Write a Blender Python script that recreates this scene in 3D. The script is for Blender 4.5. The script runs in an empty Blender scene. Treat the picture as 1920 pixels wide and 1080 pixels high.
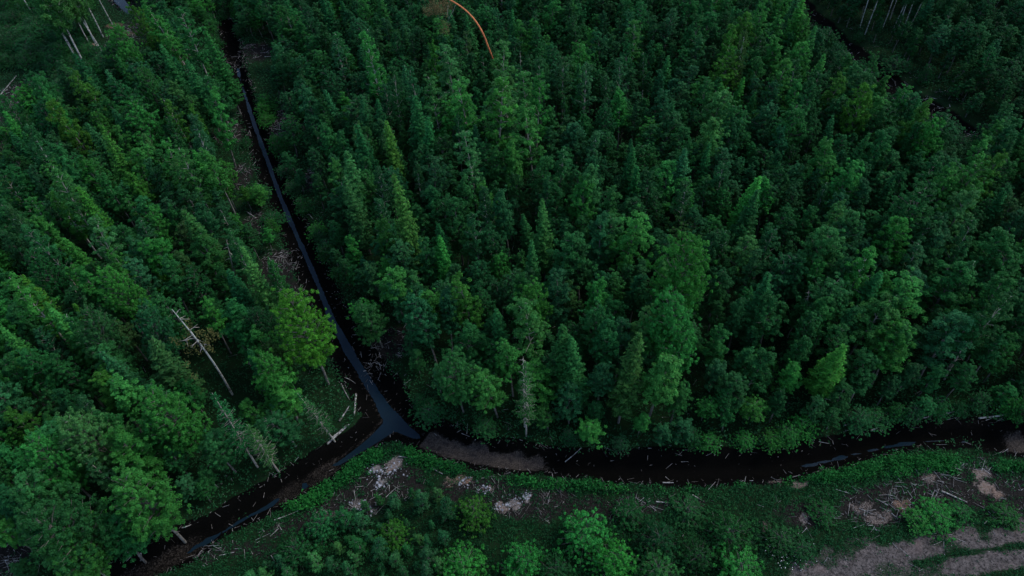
import bpy, math
import numpy as np
from mathutils import Matrix, Vector
rad = math.radians

# ------------------------------------------------------------------ camera, sky, sun, exposure
scene = bpy.context.scene
H_CAM, PITCH, ROLL, FPX = 58.0, 48.8, -3.06, 1280.0
cam_d = bpy.data.cameras.new("camera"); cam = bpy.data.objects.new("camera", cam_d)
scene.collection.objects.link(cam); scene.camera = cam
cam_d.sensor_width = 36; cam_d.lens = FPX / 1920 * 36; cam_d.clip_end = 3000
RM = Matrix.Rotation(rad(90 - PITCH), 3, 'X') @ Matrix.Rotation(rad(ROLL), 3, 'Z')
cam.matrix_world = Matrix.Translation((0, 0, H_CAM)) @ RM.to_4x4()
SUN_EL, SUN_AZ = 52.0, 75.0          # azimuth clockwise from +Y
world = bpy.data.worlds.new("World"); scene.world = world; world.use_nodes = True
wn = world.node_tree.nodes; wl = world.node_tree.links
sky = wn.new("ShaderNodeTexSky"); sky.sky_type = 'NISHITA'; sky.sun_disc = False
sky.sun_elevation = rad(SUN_EL); sky.sun_rotation = rad(SUN_AZ)
wl.new(sky.outputs[0], wn["Background"].inputs[0]); wn["Background"].inputs[1].default_value = 0.11
sl = bpy.data.lights.new("sun", 'SUN'); sl.energy = 0.8; sl.angle = rad(18); sl.color = (1.0, 0.96, 0.88)
so = bpy.data.objects.new("sun", sl); scene.collection.objects.link(so)
sd = Vector((math.sin(rad(SUN_AZ)) * math.cos(rad(SUN_EL)), math.cos(rad(SUN_AZ)) * math.cos(rad(SUN_EL)), math.sin(rad(SUN_EL))))
so.rotation_euler = sd.to_track_quat('Z', 'Y').to_euler()
scene.view_settings.view_transform = 'Standard'; scene.view_settings.look = 'None'
scene.view_settings.exposure = 1.22; scene.view_settings.gamma = 1
scene.cycles.max_bounces = 5; scene.cycles.diffuse_bounces = 4; scene.cycles.glossy_bounces = 2

R3 = np.array(RM)
def at(x, y, z=0.0):
    """ground (or height z) point seen at photo pixel x, y"""
    d = R3 @ np.array([(x - 960) / FPX, -(y - 540) / FPX, -1.0])
    t = (z - H_CAM) / d[2]
    return np.array([d[0] * t, d[1] * t, z])
def proj(p):
    q = (np.asarray(p, float) - np.array([0, 0, H_CAM])) @ R3
    return np.stack([960 + FPX * q[..., 0] / -q[..., 2], 540 - FPX * q[..., 1] / -q[..., 2]], -1)
def gp(pts, z=0.0): return np.array([at(x, y, z)[:2] for x, y in pts])

# ------------------------------------------------------------------ helpers
COL = scene.collection
def tag(o, label=None, cat=None, group=None, kind=None):
    if label: o['label'] = label
    if cat: o['category'] = cat
    if group: o['group'] = group
    if kind: o['kind'] = kind
    return o
def link(name, mesh, parent=None):
    o = bpy.data.objects.new(name, mesh); COL.objects.link(o)
    if parent: o.parent = parent
    return o
def mesh_np(name, V, F, mat, tone=None, smooth=False):
    """V (n,3), F (m,k) uniform polygons; tone per-vertex RGB"""
    me = bpy.data.meshes.new(name); n, m, k = len(V), len(F), F.shape[1]
    me.vertices.add(n); me.vertices.foreach_set('co', np.ascontiguousarray(V, np.float32).ravel())
    me.loops.add(m * k); me.loops.foreach_set('vertex_index', np.ascontiguousarray(F, np.int32).ravel())
    me.polygons.add(m); me.polygons.foreach_set('loop_start', np.arange(0, m * k, k, dtype=np.int32))
    me.polygons.foreach_set('loop_total', np.full(m, k, np.int32))
    if smooth: me.polygons.foreach_set('use_smooth', np.ones(m, bool))
    if tone is not None:
        a = me.attributes.new('tone', 'FLOAT_COLOR', 'POINT')
        t = np.ones((n, 4), np.float32); t[:, :3] = tone
        a.data.foreach_set('color', t.ravel())
    me.update(calc_edges=True); me.materials.append(mat)
    return me
def unit(v): return v / np.maximum(np.linalg.norm(v, axis=-1, keepdims=True), 1e-9)
def smooth(a, b, x):
    t = np.clip((x - a) / (b - a), 0, 1); return t * t * (3 - 2 * t)
def rnd(seed): return np.random.RandomState(seed)
def vnoise(x, y, s, seed=0):
    """cheap value noise 0..1 in numpy"""
    x = np.asarray(x) / s; y = np.asarray(y) / s
    tab = rnd(seed + 77).rand(256, 256); xi = np.floor(x).astype(int); yi = np.floor(y).astype(int)
    fx = x - xi; fy = y - yi; fx = fx * fx * (3 - 2 * fx); fy = fy * fy * (3 - 2 * fy)
    g = lambda a, b: tab[a & 255, b & 255]
    return (g(xi, yi) * (1 - fx) + g(xi + 1, yi) * fx) * (1 - fy) + (g(xi, yi + 1) * (1 - fx) + g(xi + 1, yi + 1) * fx) * fy
def fbm(x, y, s, seed=0): return vnoise(x, y, s, seed) * .55 + vnoise(x, y, s / 2.3, seed + 1) * .3 + vnoise(x, y, s / 5.1, seed + 2) * .15

# ------------------------------------------------------------------ materials
def nodes(name):
    m = bpy.data.materials.new(name); m.use_nodes = True
    return m, m.node_tree.nodes, m.node_tree.links, m.node_tree.nodes["Principled BSDF"]
def mixc(N, L, a, b, f, mode='MIX'):
    n = N.new("ShaderNodeMix"); n.data_type = 'RGBA'; n.blend_type = mode
    for s, v in ((0, f), (6, a), (7, b)):
        if isinstance(v, (int, float)): n.inputs[s].default_value = v
        elif isinstance(v, tuple): n.inputs[s].default_value = (*v, 1)
        else: L.new(v, n.inputs[s])
    return n.outputs[2]
def noise(N, L, scale, detail=4, rough=.6):
    n = N.new("ShaderNodeTexNoise"); n.inputs['Scale'].default_value = scale
    n.inputs['Detail'].default_value = detail; n.inputs['Roughness'].default_value = rough
    g = N.new("ShaderNodeNewGeometry"); L.new(g.outputs['Position'], n.inputs['Vector']); return n.outputs[0]
def ramp(N, L, f, a, b, ca=0.0, cb=1.0):
    n = N.new("ShaderNodeMapRange"); L.new(f, n.inputs[0])
    n.inputs[1].default_value = a; n.inputs[2].default_value = b; n.inputs[3].default_value = ca; n.inputs[4].default_value = cb
    return n.outputs[0]
def leaf_mat(name, rough=.6, spec=.10):
    m, N, L, B = nodes(name)
    oi = N.new("ShaderNodeObjectInfo"); at_ = N.new("ShaderNodeAttribute"); at_.attribute_name = 'tone'
    c = mixc(N, L, oi.outputs['Color'], at_.outputs['Color'], 1.0, 'MULTIPLY')
    L.new(c, B.inputs['Base Color']); B.inputs['Roughness'].default_value = rough
    B.inputs['Specular IOR Level'].default_value = spec
    tr = N.new("ShaderNodeBsdfTranslucent"); L.new(c, tr.inputs[0])
    ms = N.new("ShaderNodeMixShader"); ms.inputs[0].default_value = .30
    L.new(B.outputs[0], ms.inputs[1]); L.new(tr.outputs[0], ms.inputs[2])
    L.new(ms.outputs[0], N["Material Output"].inputs[0]); return m
def bark_mat(name, a, b, scale, lo=.45, hi=.6, rough=.85):
    m, N, L, B = nodes(name)
    L.new(mixc(N, L, a, b, ramp(N, L, noise(N, L, scale, 3), lo, hi)), B.inputs['Base Color'])
    B.inputs['Roughness'].default_value = rough; return m
def tone_mat(name, rough=.8):
    m, N, L, B = nodes(name); a = N.new("ShaderNodeAttribute"); a.attribute_name = 'tone'
    L.new(a.outputs['Color'], B.inputs['Base Color']); B.inputs['Roughness'].default_value = rough; return m
M_LEAF = leaf_mat("leaves"); M_NEEDLE = leaf_mat("needles", .7, .08)
M_GREY = bark_mat("grey_bark", (.16, .15, .13), (.07, .065, .055), 2.5)
M_WHITE = bark_mat("white_bark", (.42, .42, .38), (.09, .085, .08), 3.2, .52, .60)
M_PALE = bark_mat("pale_bark", (.30, .29, .24), (.16, .15, .12), 2.2)
M_ORANGE = bark_mat("orange_bark", (.62, .19, .06), (.42, .12, .05), 3.0)
M_DEAD = bark_mat("dead_wood", (.36, .32, .27), (.20, .18, .15), 2.0)
M_LOG = bark_mat("weathered_log", (.36, .35, .33), (.09, .08, .07), 3.5, .42, .6)
M_TWIG = tone_mat("twigs")

# ------------------------------------------------------------------ plan of the place: ditches, clearings, road
ZB = -1.5
# (pixel x, pixel y, half width of bed in m, wet 0/1, half width of bank top in m)
D_NW = [(430, 60, .5, 0, 1.6), (440, 110, .5, 0, 1.8), (455, 165, .2, .6, 2.0), (463, 190, .22, 1, 2.1), (473, 222, .27, 1, 2.1), (487, 262, .27, 1, 2.1),
        (501, 300, .25, 1, 2.1), (515, 340, .26, 1, 2.2), (529, 378, .28, 1, 2.2), (545, 415, .27, 1, 2.3), (560, 450, .26, 1, 2.3),
        (578, 490, .28, 1, 2.4), (597, 535, .27, 1, 2.5), (610, 570, .30, 1, 2.5), (625, 606, .36, 1, 2.6), (640, 632, .45, 1, 2.7),
        (655, 660, .48, 1, 2.8), (670, 685, .44, 1, 2.9), (683, 706, .46, 1, 3.0), (704, 738, .5, 1, 3.0), (722, 768, .62, 1, 3.2), (738, 791, .95, 1, 3.4)]
D_SW = [(738, 791, .95, 1, 3.2), (715, 812, .66, 1, 3.0), (695, 827, .46, 1, 2.9), (672, 843, .36, 1, 2.8), (650, 859, .34, .55, 2.7), (620, 880, .5, .15, 2.7),
        (575, 908, .5, .3, 2.7), (530, 933, .5, .2, 2.7), (492, 955, .3, .55, 2.7), (465, 968, .25, .5, 2.7), (438, 985, .2, .35, 2.6), (412, 1000, .2, .5, 2.6),
        (370, 1025, .5, .3, 2.6), (320, 1052, .5, .1, 2.6), (260, 1085, .5, .1, 2.6), (180, 1130, .5, .1, 2.6), (60, 1200, .5, .1, 2.6)]
D_E = [(738, 791, .95, 1, 3.2), (760, 806, .55, .95, 3.0), (780, 817, .35, .6, 3.0), (800, 828, .5, -.35, 2.8), (850, 845, .62, -.45, 2.7), (900, 858, .55, -.45, 2.7), (950, 868, .32, -.4, 2.7), (1000, 876, .16, -.3, 2.8),
       (1060, 882, .12, 0, 2.9), (1200, 889, .4, 0, 3.0), (1300, 890, .4, .1, 3.0), (1400, 886, .4, 0, 3.0), (1480, 878, .3, .1, 2.9), (1530, 869, .2, .7, 2.8),
       (1620, 847, .14, .6, 2.7), (1690, 832, .2, .7, 2.6), (1760, 827, .16, .65, 2.6), (1800, 827, .12, .5, 2.6), (1830, 830, .5, .2, 2.5), (1900, 836, .6, -.2, 2.5), (2000, 846, .6, -.2, 2.5), (2200, 870, .6, -.2, 2.5)]
D_FAR = [(180, -60, .6, 1, 1.8), (210, -15, .6, 1, 1.8), (226, 6, .55, 1, 1.7), (238, 20, .4, 1, 1.6), (250, 34, .2, .8, 1.4)]
D_RIDE = [(1420, -60, .5, 0, 3.6), (1530, 60, .5, 0, 3.8), (1600, 120, .6, 0, 4.2), (1680, 190, .6, 0, 4.6), (1760, 235, .5, 0, 4.4), (1860, 290, .4, 0, 1.2), (2000, 360, .4, 0, 1.0), (2200, 450, .4, 0, 1.0)]
def ditch_field(X, Y, lines):
    """returns (s, d, top, wet): s = distance outside the bed edge, top = bank width there"""
    best = np.full(X.shape, 1e9); S = best.copy(); T = np.full(X.shape, 2.0); W = np.zeros(X.shape)
    for ln in lines:
        k = .7 if ln is D_RIDE else 1.0 if ln is D_FAR else .46 if ln is D_E else .66 if ln is D_NW else .46
        P = [(*at(a, b, ZB)[:2], w, wet, t * k) for a, b, w, wet, t in ln]
        for p, q in zip(P[:-1], P[1:]):
            dx, dy = q[0] - p[0], q[1] - p[1]
            t = np.clip(((X - p[0]) * dx + (Y - p[1]) * dy) / (dx * dx + dy * dy), 0, 1)
            d = np.hypot(X - p[0] - t * dx, Y - p[1] - t * dy)
            w = p[2] + (q[2] - p[2]) * t; s = d - w; k = s < S
            S = np.where(k, s, S); T = np.where(k, p[4] + (q[4] - p[4]) * t, T); W = np.where(k, p[3] + (q[3] - p[3]) * t, W)
    return S, T, W
MAIN = [D_NW, D_SW, D_E]
def ground_z(X, Y, full=False):
    X = np.asarray(X, float); Y = np.asarray(Y, float)
    S, T, W = ditch_field(X, Y, MAIN); S2, T2, W2 = ditch_field(X, Y, [D_FAR]); S3, T3, W3 = ditch_field(X, Y, [D_RIDE])
    n1 = (fbm(X, Y, 1.3, 5) - .5); n2 = fbm(X, Y, 9, 8) - .5
    edge = np.minimum(1, np.maximum(0, 1 - (S + n1 * .25) / (T * (1 + .25 * n2))))
    prof = smooth(0, 1, edge) * .8 + edge * .2
    bed = -1.5 - .28 * np.clip(W, -.5, 1) * smooth(.12, -.25, S)
    z = n2 * .5 * smooth(0, 3, S) + n1 * .16 + bed * prof
    e2 = np.clip(1 - S2 / T2, 0, 1); z = z - 1.1 * smooth(0, 1, e2)
    e3 = np.clip(1 - S3 / T3, 0, 1); z = z - .9 * smooth(0, 1, e3)
    return (z, S, T, W, S2, T2, S3, T3) if full else z
def poly_sd(X, Y, P):
    """signed distance, positive inside"""
    d = np.full(X.shape, 1e9); ins = np.zeros(X.shape, bool)
    for i in range(len(P)):
        a, b = P[i], P[(i + 1) % len(P)]; dx, dy = b - a
        t = np.clip(((X - a[0]) * dx + (Y - a[1]) * dy) / (dx * dx + dy * dy), 0, 1)
        d = np.minimum(d, np.hypot(X - a[0] - t * dx, Y - a[1] - t * dy))
        c = (a[1] > Y) != (b[1] > Y); ins ^= c & (X < dx * (Y - a[1]) / (dy if abs(dy) > 1e-9 else 1e-9) + a[0])
    return np.where(ins, d, -d)
SOUTH = gp([(60, 1210), (260, 1095), (440, 990), (600, 905), (700, 835), (745, 812), (860, 855), (1000, 885), (1300, 900), (1480, 890), (1620, 860), (1760, 838), (1920, 845), (2200, 880), (3200, 900), (3200, 2600), (-900, 2600)])
LEFT_OPEN = gp([(-300, -80), (60, -60), (230, -60), (310, 40), (330, 135), (240, 190), (120, 225), (75, 270), (40, 330), (20, 420), (-300, 420)])
LEFT_LOW = gp([(-200, 1010), (20, 1010), (60, 1120), (40, 1300), (-400, 1300)])
RIDE_OPEN = gp([(1490, 0), (1560, 70), (1630, 85), (1700, 120), (1760, 150), (1790, 230), (1830, 250), (1850, 300), (1790, 330), (1720, 310), (1650, 260), (1580, 230), (1520, 180), (1480, 120), (1440, 40)])
END_OPEN = gp([(425, 70), (520, 80), (545, 150), (520, 190), (430, 190)])
ROAD = gp([(1500, 1066), (1545, 1036), (1620, 1014), (1740, 1004), (1850, 998), (1950, 988), (2300, 960), (2600, 1500), (1350, 1500)])
ROAD_GREEN = gp([(1690, 1056), (1780, 1035), (1860, 1022), (1960, 1010), (2200, 985), (2200, 1000), (1960, 1027), (1870, 1038), (1780, 1050), (1720, 1062)])
ROAD_GREEN2 = gp([(1770, 1082), (1850, 1068), (1920, 1055), (2200, 1030), (2300, 1400), (1700, 1400)])
# bare patches: x, y, radius x (m), radius y (m), pale 0..1, orange 0..1
PATCH = [(742, 877, 1.1, .8, 1.0, .15), (700, 882, .7, .5, .8, 0), (725, 890, .8, .5, .7, .5), (710, 910, .5, .3, .8, 0), (662, 948, .9, .5, .6, 0), (690, 955, .6, .4, .7, 0), (615, 955, 1.2, .5, .35, 0),
         (856, 896, 1.1, .5, .45, .6), (872, 903, .7, .45, .6, 1.0), (846, 912, .5, .3, .5, .7), (908, 914, .8, .35, .55, .5), (942, 947, .7, .45, .8, .3), (968, 938, .7, .5, .9, .1), (988, 928, .35, .3, 1, 0),
         (1455, 904, 1.0, .3, .5, .3), (1492, 905, 1.2, .35, .65, .4), (1565, 887, 1.5, .3, .3, 0), (1432, 985, .5, 1.1, .55, .3), (1512, 966, .6, .5, .6, .1), (1610, 948, 1.0, .6, .45, .2), (1640, 965, 1.5, .7, .5, .2),
         (1692, 955, .7, .9, .55, .7), (1750, 900, 1.4, .7, .5, .2), (1845, 890, 1.2, .5, .8, .3), (1838, 903, .6, .5, .7, .3), (1858, 918, 1.0, .7, .85, .4), (1880, 935, .9, .5, .6, .5), (1660, 930, 1.5, .5, .25, .2), (1800, 930, 3.0, 1.0, .2, .1), (1890, 905, 1.6, .8, .2, 0),
         (215, 48, 2.2, 1.2, .5, .9), (240, 62, 2.2, 1.0, .5, .8), (262, 78, 1.6, .9, .3, .4), (175, 82, .8, .6, .6, .7), (275, 160, 2.0, 1.2, .3, .3), (35, 80, 3.0, .8, .25, 0), (100, 88, 2.5, .6, .2, 0), (450, 95, 3.0, 2.0, .15, .3)]
# dark brushy litter zones: x, y, rx, ry, strength
LITTER = [(720, 905, 4.5, 2.2, 1), (640, 950, 4.5, 1.6, .9), (560, 985, 4, 1.2, .7), (450, 1030, 5, 1.2, .6), (890, 915, 5, 1.2, .8), (1000, 940, 6, 1.5, .9), (1120, 955, 6, 1.6, .8), (1250, 940, 5, 1.2, .7), (1060, 905, 4, .8, .3), (1500, 960, 3, 1.6, .8), (1640, 945, 4.5, 2.2, 1), (1760, 925, 5.5, 2.6, 1), (1870, 920, 5, 3.4, 1), (1900, 950, 4, 2, .8),
          (470, 100, 5, 4, 1), (430, 250, 3, 4, 1), (535, 230, 3, 5, .9), (450, 330, 2.5, 3, .9), (580, 340, 2.0, 3, .7), (480, 420, 2.5, 3, .9), (530, 500, 3, 4, 1), (545, 560, 2, 3, .9), (725, 650, 3, 3.0, 1), (690, 690, 1.5, 2, .6), (1580, 90, 6, 3, .3), (1640, 150, 8, 5, .35), (1740, 190, 7, 4, .3), (1860, 250, 5, 3, .4), (30, 190, 6, 7, 1), (10, 300, 6, 7, .9), (245, 60, 5, 4, .8), (10, 1040, 3, 4, .9), (240, 195, 3, 2.5, .8)]
def blobs(X, Y, L, warp=1.0):
    wx = (fbm(X, Y, 1.6, 21) - .5) * 2 * warp; wy = (fbm(X, Y, 1.6, 31) - .5) * 2 * warp
    for b in L:
        p = at(b[0], b[1]); d = np.hypot((X + wx - p[0]) / b[2], (Y + wy - p[1]) / b[3])
        yield smooth(1.15, .45, d), b
def masks(X, Y):
    z, S, T, W, S2, T2, S3, T3 = ground_z(X, Y, True)
    n = fbm(X, Y, 2.0, 41)
    peat = np.maximum(smooth(T * 1.02 + n * .9, T * .7 + n * .6, S), smooth(T2 + .5, T2 * .4, S2))
    peat = np.maximum(peat, smooth(T3 * 1.1, T3 * .5, S3 + n))
    bare = np.zeros(X.shape); orange = bare.copy(); lit = bare.copy()
    for m, b in blobs(X, Y, PATCH):
        bare = np.maximum(bare, m * b[4]); orange = np.maximum(orange, m * b[5])
    for m, b in blobs(X, Y, LITTER, 1.2): lit = np.maximum(lit, m * b[4])
    mud = smooth(.45, -.35, S - n * .5 + (fbm(X, Y, .7, 43) - .5) * .9) * smooth(.0, -.3, W)                     # dry bed of the east branch
    mud = np.maximum(mud, .35 * smooth(.35, .0, S - n * .5) * smooth(.6, .2, W) * (Y < JY - .5) * (X < JX))
    mud = np.maximum(mud, .45 * smooth(.38, .1, S) * smooth(-.05, .08, S) * (np.hypot(X - JX, Y - JY) < 9))
    rs = poly_sd(X, Y, ROAD) + (n - .5) * 3.2; road = smooth(-.9, .7, rs) * (1 - .55 * smooth(.52, .66, fbm(X, Y * 1.8, 3.2, 44)))
    g = np.maximum(poly_sd(X, Y, ROAD_GREEN), poly_sd(X, Y, ROAD_GREEN2)) + (n - .5) * .8
    road = road * (1 - .9 * smooth(-.15, .25, g))
    return z, S, T, W, peat, bare, orange, lit, mud, road
JX, JY = at(738, 792, ZB)[:2]

# ------------------------------------------------------------------ ground sheet
def axis(lo, hi, step, far, n=26):
    mid = np.arange(lo, hi + step / 2, step)
    g = np.geomspace(step * 2, 1, n) if False else (np.linspace(0, 1, n + 1)[1:] ** 2.6)
    return np.concatenate([(lo - g * (lo - far[0]))[::-1], mid, hi + g * (far[1] - hi)])
gx = axis(-104, 104, .3, (-900, 900)); gy = axis(10, 136, .3, (-400, 1500))
X, Y = np.meshgrid(gx, gy)
z, S, T, W, peat, bare, orange, lit, mud, road = masks(X, Y)
nx, ny = len(gx), len(gy)
idx = np.arange(nx * ny).reshape(ny, nx)
F = np.stack([idx[:-1, :-1], idx[:-1, 1:], idx[1:, 1:], idx[1:, :-1]], -1).reshape(-1, 4)
M_GROUND, N, L, B = nodes("forest_floor")
def attr(nm):
    a = N.new("ShaderNodeAttribute"); a.attribute_name = nm; s = N.new("ShaderNodeSeparateColor"); L.new(a.outputs['Color'], s.inputs[0]); return s.outputs
mA, mB = attr('mask_a'), attr('mask_b')
nf, nm_, nc, nh = noise(N, L, 9, 6, .75), noise(N, L, 2.2, 5, .7), noise(N, L, .45, 3), noise(N, L, 5.5, 6, .8)
def soften(m, k=.9, src=None):       # break the edge of a mask up with fine noise
    a = N.new("ShaderNodeMath"); a.operation = 'MULTIPLY_ADD'; L.new(src or nf, a.inputs[0]); a.inputs[1].default_value = k; a.inputs[2].default_value = -k / 2
    b = N.new("ShaderNodeMath"); b.operation = 'ADD'; L.new(a.outputs[0], b.inputs[0]); L.new(m, b.inputs[1]); return ramp(N, L, b.outputs[0], .3, .62)
grass = mixc(N, L, (.0035, .017, .006), (.008, .040, .011), nm_)
grass = mixc(N, L, grass, (.014, .012, .009), ramp(N, L, nf, .46, .62))
c = mixc(N, L, grass, mixc(N, L, (.0055, .0052, .0045), (.036, .033, .030), ramp(N, L, nf, .38, .75)), soften(mB[0], .8))
c = mixc(N, L, c, mixc(N, L, (.0009, .0010, .0009), (.0042, .0040, .0036), nf), soften(mA[0], .5))
mudc = mixc(N, L, mixc(N, L, (.012, .010, .010), (.105, .090, .078), ramp(N, L, nf, .35, .7)), (.018, .016, .018), ramp(N, L, nm_, .48, .62, 0, .8))
c = mixc(N, L, c, mudc, soften(mA[1], 1.5))
barec = mixc(N, L, mixc(N, L, (.03, .027, .026), (.28, .245, .225), ramp(N, L, nh, .38, .64)), (.20, .115, .075), mB[2])
c = mixc(N, L, c, barec, soften(mB[1], 2.0))
roadc = mixc(N, L, mixc(N, L, (.04, .034, .031), (.17, .146, .138), ramp(N, L, nm_, .3, .75)), (.020, .019, .018), ramp(N, L, nh, .47, .60))
roadc = mixc(N, L, roadc, (.20, .145, .135), ramp(N, L, nc, .55, .75, 0, .5))
c = mixc(N, L, c, roadc, soften(mA[2], 1.5))
L.new(c, B.inputs['Base Color']); B.inputs['Roughness'].default_value = .95; B.inputs['Specular IOR Level'].default_value = .03
bp = N.new("ShaderNodeBump"); bp.inputs['Strength'].default_value = .6; bp.inputs['Distance'].default_value = .12
L.new(nf, bp.inputs['Height']); L.new(bp.outputs[0], B.inputs['Normal'])
me = mesh_np("ground", np.stack([X, Y, z], -1).reshape(-1, 3), F, M_GROUND, smooth=True)
for nm2, ch in (('mask_a', (peat, mud, road)), ('mask_b', (lit, bare, orange))):
    a = me.attributes.new(nm2, 'FLOAT_COLOR', 'POINT')
    a.data.foreach_set('color', np.stack([*[q.ravel() for q in ch], np.ones(nx * ny)], -1).astype(np.float32).ravel())
tag(link("ground", me), kind='structure')
# water: one level sheet lying in the beds
def water_sheet(name, zw, lines, lo, hi, wetmin):
    gx = np.arange(lo[0], hi[0], .35); gy = np.arange(lo[1], hi[1], .35); X, Y = np.meshgrid(gx, gy)
    S, T, W = ditch_field(X, Y, lines); n = len(gx); idx = np.arange(X.size).reshape(X.shape)
    keep = ((S < .6) & (W > wetmin))[:-1, :-1]
    F = np.stack([idx[:-1, :-1], idx[:-1, 1:], idx[1:, 1:], idx[1:, :-1]], -1)[keep]
    u, inv = np.unique(F, return_inverse=True)
    V = np.stack([X.ravel()[u], Y.ravel()[u], np.full(len(u), zw)], -1)
    tag(link(name, mesh_np(name, V, inv.reshape(F.shape), M_WATER)), kind='structure')
M_WATER, N, L, B = nodes("dark_water")
L.new(mixc(N, L, (.005, .015, .028), (.008, .018, .025), noise(N, L, .5)), B.inputs['Base Color'])
B.inputs['Roughness'].default_value = .12; B.inputs['IOR'].default_value = 1.33; B.inputs['Specular IOR Level'].default_value = .17
bp = N.new("ShaderNodeBump"); bp.inputs['Strength'].default_value = .15; bp.inputs['Distance'].default_value = .03
L.new(noise(N, L, 6), bp.inputs['Height']); L.new(bp.outputs[0], B.inputs['Normal'])
a, b = at(420, 60, ZB), at(200, 1100, ZB)
water_sheet("water", -1.58, MAIN, (-62, 15), (100, 110), .1)
water_sheet("water", -.95, [D_FAR], (-110, 95), (-50, 150), .1)

# ------------------------------------------------------------------ foliage builders
def quads(C, Nn, a, b, r):
    """diamond leaves at C with normals Nn, half sizes a, b"""
    h = unit(r.normal(size=C.shape)); u = unit(np.cross(Nn, h)); v = np.cross(Nn, u)
    a = np.broadcast_to(np.asarray(a), (len(C),))[:, None]; b = np.broadcast_to(np.asarray(b), (len(C),))[:, None]
    V = np.stack([C + u * a, C + v * b, C - u * a, C - v * b], 1).reshape(-1, 3)
    return V
def qfaces(n): return np.arange(n * 4).reshape(n, 4)
def leaf_tone(base, r, n, var=.15, yellow=.12):
    t = np.ones((n, 3)) * np.asarray(base)
    g = 1 + r.normal(size=(n, 1)) * var; y = r.rand(n, 1) * yellow
    t = t * np.clip(g, .45, 1.9); t[:, :1] *= 1 + y * 5; return np.repeat(t, 4, 0)
def tube(P, Rr, k=6):
    P = np.asarray(P, float); Rr = np.asarray(Rr, float); n = len(P)
    T = unit(np.gradient(P, axis=0)); ref = np.where(np.abs(T[:, 2:3]) > .9, np.array([[1., 0, 0]]), np.array([[0, 0, 1.]]))
    u = unit(np.cross(T, ref)); v = np.cross(T, u); an = np.linspace(0, 2 * math.pi, k, endpoint=False)
    V = (P[:, None] + Rr[:, None, None] * (np.cos(an)[None, :, None] * u[:, None] + np.sin(an)[None, :, None] * v[:, None])).reshape(-1, 3)
    i = np.arange(n - 1)[:, None] * k + np.arange(k)[None]; j = np.arange(n - 1)[:, None] * k + (np.arange(k)[None] + 1) % k
    F = np.stack([i, j, j + k, i + k], -1).reshape(-1, 4)
    return V, F
def join(parts):
    Vs, Fs, o = [], [], 0
    for V, F in parts: Vs.append(V); Fs.append(F + o); o += len(V)
    return np.concatenate(Vs), np.concatenate(Fs)
def stem(H, r0, r, bend=.25, n=7):
    t = np.linspace(0, 1, n); a = r.rand() * 6.28; w = r.normal(size=(n, 2)) * .05 * bend
    P = np.stack([np.cos(a) * bend * t ** 2 + w[:, 0], np.sin(a) * bend * t ** 2 + w[:, 1], t * H], -1); P[0, :2] = 0
    return P, r0 * (1 - t) ** .8 + .015
PROF = {'round': lambda t: np.sin(np.pi * np.clip(t, 0, 1) ** .8 * .97 + .06) ** .55,
        'cone': lambda t: np.minimum(1, (t / .22) ** .6) * (1 - t) ** .75 * 1.02 + .05,
        'oval': lambda t: np.sin(np.pi * np.clip(t, 0, 1) ** .62 * .96 + .05) ** .7,
        'dome': lambda t: np.sqrt(np.clip(1 - (t - .05) ** 2, 0, 1))}
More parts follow.
